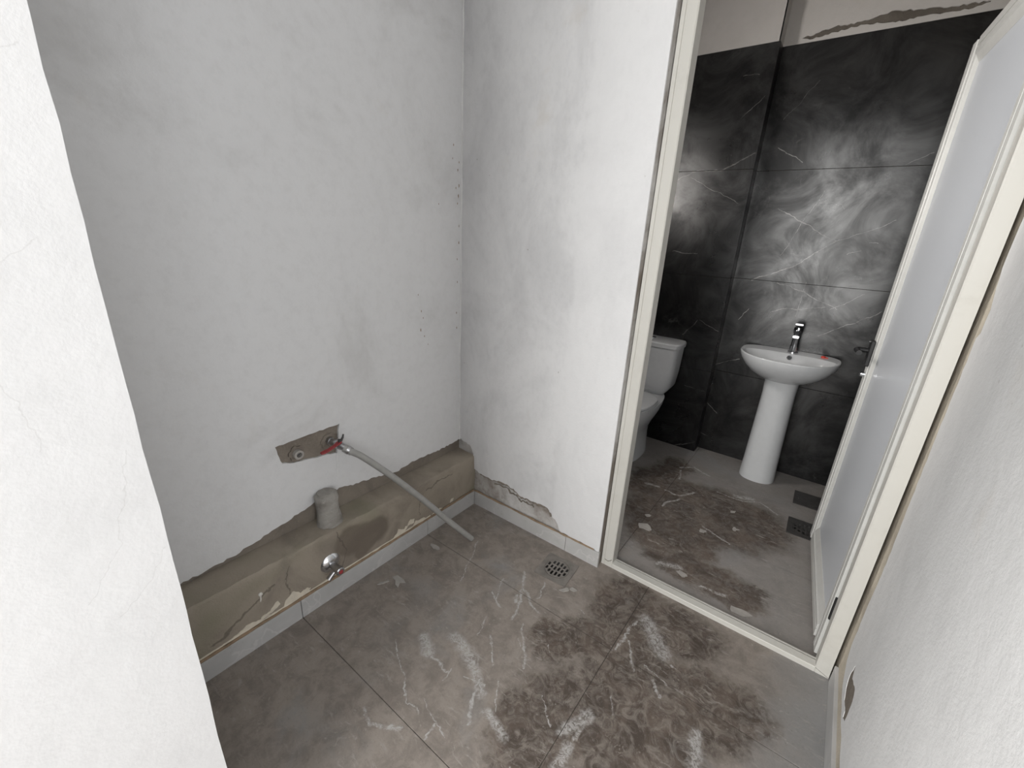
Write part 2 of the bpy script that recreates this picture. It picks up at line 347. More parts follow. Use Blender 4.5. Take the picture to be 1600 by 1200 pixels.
def prism_me(name, loops, d0, d1, plane):
    """flat outline (with holes) given in a plane, pushed from d0 to d1 along the third axis.
       plane 'YZ' -> axis X, 'XZ' -> axis Y, 'XY' -> axis Z"""
    def P(u, v, d): return {'YZ': (d, u, v), 'XZ': (u, d, v), 'XY': (u, v, d)}[plane]
    flat = [p for l in loops for p in l]; n = len(flat)
    tris = tessellate_polygon([[Vector((p[0], p[1], 0)) for p in l] for l in loops])
    verts = [P(u, v, d0) for u, v in flat] + [P(u, v, d1) for u, v in flat]
    faces = [tuple(t) for t in tris] + [tuple(i + n for i in reversed(t)) for t in tris]
    k = 0
    for l in loops:
        m = len(l)
        for i in range(m):
            a, b = k + i, k + (i + 1) % m
            faces.append((a, b, b + n, a + n))
        k += m
    return mesh(name, verts, faces)
def tube_me(name, pts, r, sides=14, caps=True):
    pts = [Vector(p) for p in pts]; rs = r if isinstance(r, (list, tuple)) else [r] * len(pts)
    verts, faces = [], []; up = None
    for i, p in enumerate(pts):
        d = (pts[min(i + 1, len(pts) - 1)] - pts[max(i - 1, 0)]).normalized()
        if up is None:
            up = Vector((0, 0, 1)) if abs(d.z) < 0.9 else Vector((1, 0, 0))
        s = d.cross(up).normalized(); up = s.cross(d).normalized()
        for k in range(sides):
            a = 2 * math.pi * k / sides
            verts.append(p + (s * math.cos(a) + up * math.sin(a)) * rs[i])
    for i in range(len(pts) - 1):
        for k in range(sides):
            a, b = i * sides + k, i * sides + (k + 1) % sides
            faces.append((a, b, b + sides, a + sides))
    if caps:
        faces.append(tuple(range(sides))); faces.append(tuple(range((len(pts) - 1) * sides, len(pts) * sides)))
    return mesh(name, verts, faces)
def spline(pts, n):
    P = [Vector(p) for p in pts]; P = [2 * P[0] - P[1]] + P + [2 * P[-1] - P[-2]]; out = []
    for i in range(1, len(P) - 2):
        for j in range(n):
            t = j / n; a, b, c, d = P[i - 1:i + 3]
            out.append(0.5 * ((2 * b) + (c - a) * t + (2 * a - 5 * b + 4 * c - d) * t * t + (3 * b - a - 3 * c + d) * t ** 3))
    out.append(P[-2]); return out
def loft_me(name, rings, cap0=True, cap1=True):
    n = len(rings[0]); verts = [p for r in rings for p in r]; faces = []
    for i in range(len(rings) - 1):
        for k in range(n):
            a, b = i * n + k, i * n + (k + 1) % n
            faces.append((a, b, b + n, a + n))
    if cap0: faces.append(tuple(range(n)))
    if cap1: faces.append(tuple(range((len(rings) - 1) * n, len(rings) * n)))
    return mesh(name, verts, faces)
def oval(cx, cy, z, a, bf, bb, ef=2.0, eb=2.0, n=48):
    """closed outline, bf = reach to the front (-y), bb = reach to the back (+y), e = squareness"""
    out = []
    for k in range(n):
        th = 2 * math.pi * k / n; c, s = math.cos(th), math.sin(th); e = eb if s > 0 else ef; b = bb if s > 0 else bf
        out.append((cx + a * math.copysign(abs(c) ** (2 / e), c), cy + b * math.copysign(abs(s) ** (2 / e), s), z))
    return out
def subsurf(o, lv=2):
    m = o.modifiers.new('smooth', 'SUBSURF'); m.levels = lv; m.render_levels = lv
    return o

# ------------------------------------------------------------------ the shell
XR = 1.562            # face of the right wall
XL = -0.118           # face of the left wall plaster
YF, YC = 1.54, 1.45   # far wall tiles, boxed-out part
rnd = random.Random(3)

# floor: bed of grout, tiles on it
DRAINS = [(0.587, -0.121, 0.145), (1.428, 1.272, 0.165), (1.428, 0.940, 0.165)]
def well(cx, cy, size, n=28):
    r = size * 0.345 * 1.10
    return [(cx + r * math.cos(-2 * math.pi * k / n), cy + r * math.sin(-2 * math.pi * k / n)) for k in range(n)]
floor = struct(obj('floor', prism_me('floor', [[(-1.40, -3.40), (3.70, -3.40), (3.70, 1.75), (-1.40, 1.75)]] + [well(*d) for d in DRAINS], -0.12, -0.003, 'XY'), M['grout']), 'dusty grey tiled floor smeared with mud and plaster', 'floor')
G = 0.0010
tile_cache = {}
def floor_tile(x0, x1, y0, y1, mat):
    inside = [d for d in DRAINS if x0 < d[0] < x1 and y0 < d[1] < y1]
    if inside:
        obj('tile', prism_me('floor_tile', [[(x0 + G, y0 + G), (x1 - G, y0 + G), (x1 - G, y1 - G), (x0 + G, y1 - G)]] + [well(*d) for d in inside], -0.010, 0.0, 'XY'), mat, floor)
        return
    key = (round(x1 - x0, 3), round(y1 - y0, 3), mat.name)
    if key not in tile_cache:
        w, d = x1 - x0 - 2 * G, y1 - y0 - 2 * G
        tile_cache[key] = box_me('floor_tile', -w / 2, w / 2, -d / 2, d / 2, -0.010, 0, 0.0008)
    o = obj('tile', tile_cache[key], mat, floor)
    o.location = ((x0 + x1) / 2, (y0 + y1) / 2, 0)
ys = [0.072, -0.327, -0.932, -1.537, -2.142, -2.747, -3.352]
for a, b in zip(ys, ys[1:]):
    floor_tile(-0.265, 0.935, b, a, M['floor'])
    if a < -1.5: floor_tile(-1.465, -0.265, b, a, M['floor'])
    if a < -0.9: floor_tile(1.59, 2.79, b, a, M['floor']); floor_tile(2.79, 3.70, b, a, M['floor'])
    floor_tile(0.935, 1.59, b, a, M['floor'])
by = [0.074, 0.54, 1.145, 1.56]; bx = [-0.06, 0.75, 1.60]
for y0, y1 in zip(by, by[1:]):
    for x0, x1 in zip(bx, bx[1:]): floor_tile(x0, x1, y0, y1, M['bath_floor'])

struct(obj('ceiling', box_me('ceiling', -1.40, 3.70, -3.40, 1.75, 2.75, 2.87), M['ceiling']), 'plain plaster ceiling', 'ceiling')

# left wall: rough render with a plaster coat that stops raggedly above the ledge and leaves a chased-out patch bare
wl = struct(obj('wall_left', box_me('wall_left', -0.30, -0.127, -1.85, 0.14, 0, 2.75), M['bare']), 'left wall of worn white plaster above the concrete ledge', 'wall')
low = [(0.012, 0.339), (-0.077, 0.331), (-0.185, 0.333), (-0.267, 0.338), (-0.324, 0.335), (-0.398, 0.324), (-0.467, 0.339), (-0.531, 0.353), (-0.593, 0.357), (-0.679, 0.377), (-0.696, 0.368), (-0.760, 0.371), (-0.837, 0.350), (-0.910, 0.335), (-0.944, 0.330), (-0.999, 0.316), (-1.079, 0.304), (-1.151, 0.300), (-1.25, 0.296), (-1.84, 0.29)]
outer = ragged(low, 0.012, 0.004, rnd) + [(-1.84, 2.75), (0.012, 2.75)]
hole = [(-0.893, 0.638), (-0.80, 0.6435), (-0.72, 0.645), (-0.654, 0.646), (-0.661, 0.601), (-0.673, 0.531), (-0.722, 0.540), (-0.767, 0.545), (-0.826, 0.554), (-0.878, 0.569)]
hole = ragged(hole, 0.012, 0.0022, rnd, True)
obj('plaster', prism_me('plaster_left', [outer, hole], -0.128, XL, 'YZ'), M['plaster_left'], wl)
obj('putty_line', prism_me('putty_line', [ragged([(-0.676, 0.53), (-0.672, 0.53), (-0.681, 0.43), (-0.684, 0.43)], 0.02, 0.0008, rnd, True)], XL - 0.002, XL + 0.0012, 'YZ'), M['putty'], wl)
pl = [(XL + 0.001, 0.0035, 0.34 + i * 0.0803) for i in range(31)]
pl = [(x + rnd.uniform(-.0012, .0012), y + rnd.uniform(-.001, .001), z) for x, y, z in pl]
obj('corner_putty', tube_me('corner_putty', pl, [rnd.uniform(0.0025, 0.0048) for _ in pl], 6), M['putty'], wl)
# chipped-out spots beside the corner
for yy, zz, s in ((-0.012, 1.63, .004), (-0.02, 1.60, .005), (-0.012, 1.54, .005), (-0.03, 1.53, .004), (-0.015, 1.50, .006), (-0.045, 1.69, .004), (-0.05, 1.64, .003), (-0.02, 1.47, .004), (-0.13, 1.46, .003), (-0.01, 1.38, .004), (-0.01, 1.31, .005), (-0.02, 1.24, .004), (-0.018, 1.14, .004), (-0.022, 1.0, .005), (-0.02, .93, .004), (-.235, 1.03, .004), (-.225, 1.0, .003), (-.24, .95, .005), (-.22, .92, .004), (-.25, 1.1, .003), (-.2, .88, .003)):
    pts = [(yy + s * math.cos(a) * rnd.uniform(.5, 1.1) * .6, zz + s * math.sin(a) * rnd.uniform(.8, 1.6)) for a in [i * math.pi / 4 for i in range(8)]]
    obj('chipped_spot', prism_me('chipped_spot', [pts], XL - 0.001, XL + 0.0006, 'YZ'), M['bead'], wl)

# back wall with the door opening
wb = struct(obj('wall_back', prism_me('wall_back', [[(-0.30, 0), (0.714, 0), (0.714, 2.10), (1.60, 2.10), (1.60, 2.75), (-0.30, 2.75)]], 0.013, 0.135, 'XZ'), M['whitewash']), 'worn white plaster wall beside the bathroom doorway', 'wall')
peel = [(0.714, 0.079), (0.515, 0.085), (0.505, 0.108), (0.494, 0.125), (0.464, 0.146), (0.437, 0.175), (0.384, 0.171), (0.329, 0.171), (0.292, 0.165), (0.252, 0.184), (0.192, 0.194), (0.111, 0.186), (0.034, 0.192), (-0.014, 0.205), (-0.02, 0.29), (-0.04, 0.325), (-0.118, 0.345)]
outer = ragged(peel, 0.010, 0.004, rnd) + [(-0.118, 2.75), (1.565, 2.75), (1.565, 2.10), (0.7135, 2.10)]
obj('plaster', prism_me('plaster_back', [outer], 0.006, 0.014, 'XZ'), M['plaster_back'], wb)
# curled lip of loose plaster along the peeled edge
lip = spline([(x, 0.006 + rnd.uniform(-0.002, 0.001), z) for x, z in peel[4:13]], 6)
lip = [p + Vector((0, rnd.uniform(-.002, .001), rnd.uniform(-.004, .004))) for p in lip]
obj('loose_edge', tube_me('loose_edge', lip, [rnd.uniform(0.0015, 0.006) for _ in lip], 6), M['bare'], wb)
lip2 = [p + Vector((0.0, 0.004, -0.022 + rnd.uniform(-.006, .006))) for p in lip[14:42]]
obj('loose_edge', tube_me('loose_edge', lip2, [rnd.uniform(0.001, 0.005) for _ in lip2], 6), M['bare'], wb)

# right wall: bare strip beside the door frame and a chipped hole near the floor
wr = struct(obj('wall_right', box_me('wall_right', 1.566, 1.76, -1.05, 1.75, 0, 2.75), M['bare_light']), 'bright white plaster wall meeting the door frame', 'wall')  # wall end made up, cut short out of view to let side daylight in
edge = [(-0.60, 0.118), (-0.45, 0.125), (-0.36, 0.130), (-0.28, 0.138), (-0.22, 0.130), (-0.16, 0.134), (-0.11, 0.140), (-0.085, 0.155), (-0.05, 0.18), (-0.032, 0.223), (-0.03, 0.40), (-0.038, 0.542), (-0.023, 0.724), (-0.012, 0.90), (-0.010, 1.0), (-0.003, 1.18), (-0.024, 1.195), (-0.026, 1.25), (0.002, 1.30), (0.018, 1.34), (0.014, 1.46), (0.016, 1.7), (0.01, 2.75)]
outer = [(-1.05, 0.115)] + ragged(edge, 0.02, 0.003, rnd) + [(-1.05, 2.75)]
hole = ragged([(-0.150, 0.262), (-0.172, 0.235), (-0.205, 0.246), (-0.234, 0.258), (-0.252, 0.235), (-0.262, 0.20), (-0.258, 0.165), (-0.235, 0.150), (-0.225, 0.165), (-0.20, 0.16), (-0.165, 0.165), (-0.140, 0.185), (-0.138, 0.225)], 0.012, 0.004, rnd, True)
obj('plaster', prism_me('plaster_right', [outer, hole], XR, 1.567, 'YZ'), M['plaster_right'], wr)
obj('mortar_fill', prism_me('mortar_fill', [hole], 1.5632, 1.5664, 'YZ'), M['bare'], wr)

# foreground pier that closes the niche on the near side
out = ragged([(-1.341, 0.0), (-1.341, 2.75)], 0.05, 0.0014, rnd)
struct(obj('wall_near', prism_me('wall_near', [out + [(-1.85, 2.75), (-1.85, 0.0)]], 0.43, 0.55, 'YZ'), m_pier()), 'bright white plaster wall end close by, hiding the niche corner', 'wall')
struct(obj('wall_niche', box_me('wall_niche', -1.40, 0.43, -1.85, -1.73, 0, 2.75), M['plaster_left']), 'plaster wall closing the niche behind the near wall', 'wall')
# rear wall with the entrance opening behind the viewpoint
struct(obj('wall_rear', prism_me('wall_rear', [[(-1.40, 0), (3.70, 0), (3.70, 2.75), (-1.40, 2.75)], [(-0.98, 0.34), (-0.98, 2.46), (1.46, 2.46), (1.46, 0.34)]], -3.40, -3.25, 'XZ'), M['plaster_right']), 'plaster wall around the wide rear window opening', 'wall')
struct(obj('wall_rear_right', box_me('wall_rear_right', 1.76, 3.70, -1.05, -0.93, 0, 2.75), M['plaster_right']), 'plaster wall of the room behind, continuing from the right wall end', 'wall')
struct(obj('wall_window_side', prism_me('wall_window_side', [[(-3.25, 0), (-1.05, 0), (-1.05, 2.75), (-3.25, 2.75)], [(-3.22, 0.44), (-3.22, 2.46), (-1.20, 2.46), (-1.20, 0.44)]], 3.55, 3.70, 'YZ'), M['plaster_right']), 'plaster wall with a large side window opening', 'wall')
struct(obj('wall_rear_left', box_me('wall_rear_left', -1.40, -1.28, -3.25, -1.85, 0, 2.75), M['plaster_right']), 'plaster side wall of the room behind', 'wall')

# ------------------------------------------------------------------ bathroom walls
JZ = [0.0, 0.575, 1.170, 1.765, 2.358]
def wall_tiles(parent, plane, u0, u1, cuts, d0, d1, mat, zs=JZ):
    us = [u0] + [c for c in cuts if u0 < c < u1] + [u1]
    for a, b in zip(us, us[1:]):
        for z0, z1 in zip(zs, zs[1:]):
            g = 0.0008
            dd = sorted((d0, d1))
            me = box_me('wall_tile', a + g, b - g, dd[0], dd[1], z0 + g, z1 - g, 0.0006) if plane == 'XZ' else box_me('wall_tile', dd[0], dd[1], a + g, b - g, z0 + g, z1 - g, 0.0006)
            obj('tile', me, mat, parent)
wf = struct(obj('wall_far', box_me('wall_far', -0.70, 1.76, 1.5485, 1.70, 0, 2.75), M['dark_mortar']), 'far bathroom wall of black veined tiles under bare plaster', 'wall')
wall_tiles(wf, 'XZ', 0.7355, 1.565, [], YF, 1.5495, M['marble'])
strip = [(0.815, 2.381), (0.886, 2.395), (0.962, 2.408), (1.039, 2.406), (1.122, 2.417), (1.177, 2.426), (1.271, 2.412), (1.401, 2.399), (1.501, 2.396), (1.50, 2.388), (1.408, 2.377), (1.278, 2.384), (1.213, 2.378), (1.129, 2.386), (1.067, 2.393), (0.993, 2.388), (0.864, 2.370)]
obj('plaster', prism_me('plaster_far', [[(0.73, 2.3585), (1.565, 2.3585), (1.565, 2.75), (0.73, 2.75)], ragged(strip, 0.012, 0.004, rnd, True)], 1.5415, 1.5495, 'XZ'), M['plaster_bath'], wf)
wc = struct(obj('wall_chase', box_me('wall_chase', -0.52, 0.727, 1.4585, 1.549, 0, 2.75), M['dark_mortar']), 'boxed-out strip of the far wall in black tiles behind the toilet', 'wall')
wall_tiles(wc, 'XZ', -0.049, 0.736, [], YC, 1.4595, M['marble_chase'])
wall_tiles(wc, 'YZ', 1.4595, 1.5415, [], 0.7265, 0.736, M['marble'])
obj('plaster', prism_me('plaster_chase', [[(-0.51, 2.3585), (0.733, 2.3585), (0.733, 2.75), (-0.51, 2.75)]], 1.4515, 1.4595, 'XZ'), M['plaster_bath'], wc)
obj('plaster', prism_me('plaster_chase_side', [[(1.4515, 2.3585), (1.5415, 2.3585), (1.5415, 2.75), (1.4515, 2.75)]], 0.7265, 0.7335, 'YZ'), M['plaster_bath'], wc)
# tiles on the right side behind the open door leaf and on the inside of the doorway wall
wall_tiles(wr, 'YZ', 0.14, 1.539, [0.34], 1.562, 1.5665, M['marble'])
wall_tiles(wb, 'XZ', -0.049, 0.714, [], 0.1345, 0.143, M['marble'])
# left bathroom wall with its window
wo = [(0.10, 0), (1.56, 0), (1.56, 2.75), (0.10, 2.75)]
wn = struct(obj('wall_bath_left', prism_me('wall_bath_left', [wo, [(0.15, 1.50), (0.55, 1.50), (0.55, 2.06), (0.15, 2.06)]], -0.25, -0.058, 'YZ'), M['plaster_bath']), 'left bathroom wall with a small window', 'wall')
wall_tiles(wn, 'YZ', 0.143, 1.449, [0.55], -0.0585, -0.05, M['marble'], [0.0, 0.575, 1.17, 1.499])
wd = struct(empty('window_1', (-0.095, 0.35, 1.50)), 'small bathroom window with a pale frame', 'window')
for n, b in (('window_sill', (-0.03, 0.03, -0.20, 0.20, 0, 0.04)), ('window_head', (-0.03, 0.03, -0.20, 0.20, 0.52, 0.56)), ('window_jamb', (-0.03, 0.03, -0.20, -0.16, 0.04, 0.52)), ('window_jamb', (-0.03, 0.03, 0.16, 0.20, 0.04, 0.52))):
    obj(n, box_me(n, *b, 0.003), M['window_frame'], wd)

# ------------------------------------------------------------------ ledge and skirting
nY = 60; prof_v = []; faces = []
prof = [(-0.126, 0.0), (-0.012, 0.0), (-0.012, 0.09), (-0.012, 0.18), (-0.013, 0.262), (-0.015, 0.273), (-0.021, 0.2785), (-0.075, 0.280), (-0.126, 0.284)]
verts = []
for i in range(nY + 1):
    y = 0.012 - 1.86 * i / nY
    for j, (x, z) in enumerate(prof):
        jx = rnd.uniform(-.0022, .0022) if 3 <= j <= 7 else 0; jz = rnd.uniform(-.0022, .0022) if 4 <= j <= 7 else 0
        verts.append((x + jx, y, z + jz))
m_ = len(prof)
for i in range(nY):
    for j in range(m_):
        a, b = i * m_ + j, i * m_ + (j + 1) % m_
        faces.append((a, b, b + m_, a + m_))
faces += [tuple(range(m_)), tuple(range(nY * m_, (nY + 1) * m_))]
tag(obj('concrete_ledge', mesh('concrete_ledge', verts, faces), M['ledge'], smooth=True), 'long bare concrete ledge running along the foot of the left wall', 'ledge')

def skirting_tile(parent, *b): obj('skirting_tile', box_me('skirting_tile', *b, 0.0012), M['skirting'], parent)
bl = struct(empty('baseboard_left', (0, 0, 0)), 'pale tiled skirting along the concrete ledge', 'baseboard')
sy = [0.0, -0.327, -0.932, -1.537, -1.73]
for a, b in zip(sy, sy[1:]): skirting_tile(bl, -0.0125, 0.0, b + 0.0012, a - (0.0012 if a else 0.0), 0.0, 0.078)
bd = [(-0.0075 + rnd.uniform(-.001, .001), 0.0 - i * 0.03, 0.0805 + rnd.uniform(-.0012, .0012)) for i in range(58)]
obj('mortar_bead', tube_me('mortar_bead', bd, [rnd.uniform(0.0045, 0.0065) for _ in bd], 8), M['bead'], bl)
bd2 = [(-0.011 + rnd.uniform(-.001, .001), -0.30 - i * 0.025, 0.0865 + rnd.uniform(-.001, .001)) for i in range(48)]
obj('adhesive_bead', tube_me('adhesive_bead', bd2, [rnd.uniform(0.0012, 0.0045) for _ in bd2], 6), M['glue'], bl)
def smear(pts):
    obj('adhesive_smear', prism_me('adhesive_smear', [ragged(pts, 0.006, 0.0016, rnd, True)], -0.0150, -0.0100, 'YZ'), M['glue'], bl)
smear([(-0.900, 0.086), (-0.985, 0.086), (-0.978, 0.110), (-0.962, 0.118), (-0.950, 0.130), (-0.938, 0.120), (-0.925, 0.105), (-0.900, 0.108), (-0.885, 0.098)])
smear([(-1.06, 0.103), (-1.03, 0.107), (-1.012, 0.127), (-1.000, 0.128), (-0.995, 0.110), (-1.02, 0.098), (-1.06, 0.094)])
smear([(-1.20, 0.086), (-1.08, 0.086), (-1.03, 0.094), (-1.07, 0.098), (-1.10, 0.108), (-1.13, 0.096)])
smear([(-0.52, 0.085), (-0.455, 0.085), (-0.43, 0.108), (-0.445, 0.112), (-0.455, 0.100), (-0.475, 0.112), (-0.485, 0.120), (-0.492, 0.104)])
smear([(-0.435, 0.108), (-0.40, 0.104), (-0.395, 0.122), (-0.415, 0.130), (-0.43, 0.122)])
smear([(-0.405, 0.086), (-0.32, 0.086), (-0.34, 0.098), (-0.375, 0.102), (-0.39, 0.110)])
smear([(-0.29, 0.086), (-0.22, 0.086), (-0.235, 0.096), (-0.265, 0.094)])
smear([(-0.17, 0.090), (-0.15, 0.092), (-0.145, 0.105), (-0.16, 0.108)])
bb = struct(empty('baseboard_back', (0, 0, 0)), 'pale tiled skirting under the peeling back wall', 'baseboard')
skirting_tile(bb, 0.0, 0.552, 0.0, 0.0135, 0.0, 0.078); skirting_tile(bb, 0.5535, 0.718, 0.0, 0.0135, 0.0, 0.078)
bd = [(0.0 + i * 0.03, 0.004 + rnd.uniform(-.001, .001), 0.0795 + rnd.uniform(-.001, .001)) for i in range(24)]
obj('mortar_bead', tube_me('mortar_bead', bd, [rnd.uniform(0.003, 0.0055) for _ in bd], 8), M['bead'], bb)
br = struct(empty('baseboard_right', (0, 0, 0)), 'grey tiled skirting along the foot of the right wall', 'baseboard')
for a, b in zip([0.030, -0.60], [-0.60, -1.05]): skirting_tile(br, 1.556, 1.5715, b + .001, a - .001, 0.0, 0.076)

# ------------------------------------------------------------------ door frame
fr = struct(empty('trim_1', (0, 0, 0)), 'ivory door frame around the bathroom doorway', 'door frame')
lj = [(0.717, 0.042), (0.7295, 0.042), (0.7305, 0.0445), (0.7325, 0.0445), (0.7335, 0.042), (0.7635, 0.042), (0.767, 0.0455), (0.767, 0.096), (0.7165, 0.096)]
def zprism(name, pts, z0, z1, mat, parent): return obj(name, prism_me(name, [pts], z0, z1, 'XY'), mat, parent)
zprism('jamb', lj, 0.0, 2.10, M['frame'], fr)
zprism('jamb', [(1.555, 0.042), (1.5165, 0.042), (1.513, 0.0455), (1.513, 0.096), (1.555, 0.096)], 0.0, 2.10, M['frame'], fr)
obj('head', box_me('head', 0.767, 1.513, 0.042, 0.096, 2.05, 2.10, 0.002), M['frame'], fr)
th = [(0.042, 0.0), (0.042, 0.018), (0.0445, 0.0205), (0.072, 0.0225), (0.0725, 0.014), (0.0785, 0.014), (0.079, 0.0225), (0.084, 0.0225), (0.0845, 0.0)]
obj('threshold', prism_me('threshold', [th], 0.7665, 1.5135, 'YZ'), M['frame'], fr)
# mitre seam at the right foot, scuffs at the left foot
obj('mitre_seam', tube_me('mitre_seam', [(1.5545, 0.0418, 0.002), (1.5140, 0.0418, 0.0195)], 0.0006, 6), M['grout'], fr)
obj('scuff_mark', tube_me('scuff_mark', spline([(0.731, 0.0416, 0.030), (0.745, 0.0416, 0.026), (0.757, 0.0416, 0.033), (0.763, 0.0416, 0.040)], 4), [0.0007 + 0.0006 * (i % 3) for i in range(13)], 6), M['dark_mortar'], fr)
obj('gap_seal', box_me('gap_seal', 0.7125, 0.7172, 0.060, 0.092, 0.0, 2.10), M['bare'], fr)

# ------------------------------------------------------------------ door leaf, opened inwards
LA = Vector((1.506, 0.11)); LB = Vector((1.446, 0.895))
ang = math.atan2(LB.y - LA.y, LB.x - LA.x)
leaf = struct(empty('door_1', (LA.x, LA.y, 0.0), ang), 'white framed door leaf with a frosted pane standing open', 'door')
LW, Z0, Z1 = 0.80, 0.018, 2.055
def stile(name, x0, x1, inner):  # inner = +1 when the pane is on the +x side
    s = 1 if inner > 0 else -1; a = x0 if s > 0 else x1; w = x1 - x0
    pts = [(a, 0.0), (a + s * w * .30, 0.0), (a + s * w * .31, -0.003), (a + s * w * .36, -0.003), (a + s * w * .37, 0.0), (a + s * w * .62, 0.0), (a + s * w * .66, -0.004), (a + s * w * .84, -0.006), (a + s * w * .88, -0.010), (a + s * w, -0.0175), (a + s * w, -0.040), (a, -0.040)]
    zprism(name, pts, Z0, Z1, M['leaf'], leaf)
stile('hinge_stile', 0.0, 0.085, 1); stile('lock_stile', LW - 0.075, LW, -1)
def rail(name, za, zb, up):
    a, s = (za, 1) if up else (zb, -1); w = zb - za
    pts = [(0.0, a), (0.0, a + s * w * .35), (-0.003, a + s * w * .36), (-0.003, a + s * w * .41), (0.0, a + s * w * .42), (0.0, a + s * w * .62), (-0.005, a + s * w * .68), (-0.0175, a + s * w), (-0.040, a + s * w), (-0.040, a)]
    obj(name, prism_me(name, [pts], 0.0845, LW - 0.0745, 'YZ'), M['leaf'], leaf)
rail('bottom_rail', Z0, Z0 + 0.085, True); rail('top_rail', Z1 - 0.075, Z1, False)
obj('glass_pane', box_me('glass_pane', 0.080, LW - 0.070, -0.025, -0.0185, Z0 + 0.08, Z1 - 0.07), M['pane'], leaf)
# handle set: black back plate and lever, chrome key cylinder
hp = obj('handle_plate', box_me('handle_plate', LW - 0.056, LW - 0.010, -0.001, 0.014, 0.90, 1.01, 0.004, 2), M['black'], leaf)
obj('lever', tube_me('lever', spline([(LW - 0.032, 0.006, 0.965), (LW - 0.032, 0.040, 0.965), (LW - 0.036, 0.052, 0.965), (LW - 0.06, 0.055, 0.965), (LW - 0.13, 0.054, 0.967)], 5), 0.0105, 10), M['black'], hp, True)
obj('spindle_pin', tube_me('spindle_pin', [(LW - 0.032, 0.008, 1.003), (LW - 0.032, 0.020, 1.003)], 0.003, 8), M['dull_chrome'], hp)
obj('key_cylinder', tube_me('key_cylinder', [(LW - 0.036, -0.002, 0.862), (LW - 0.036, 0.016, 0.862), (LW - 0.036, 0.018, 0.862)], [0.011, 0.011, 0.008], 14), M['chrome'], leaf, True)
for z in (0.18, 1.85):
    obj('hinge', tube_me('hinge', [(-0.004, -0.008, z), (-0.004, -0.008, z + 0.09)], 0.0065, 10), M['black'], leaf, True)
obj('seal_strip', box_me('seal_strip', -0.012, 0.001, -0.030, -0.016, Z0, Z1), M['hose'], leaf)

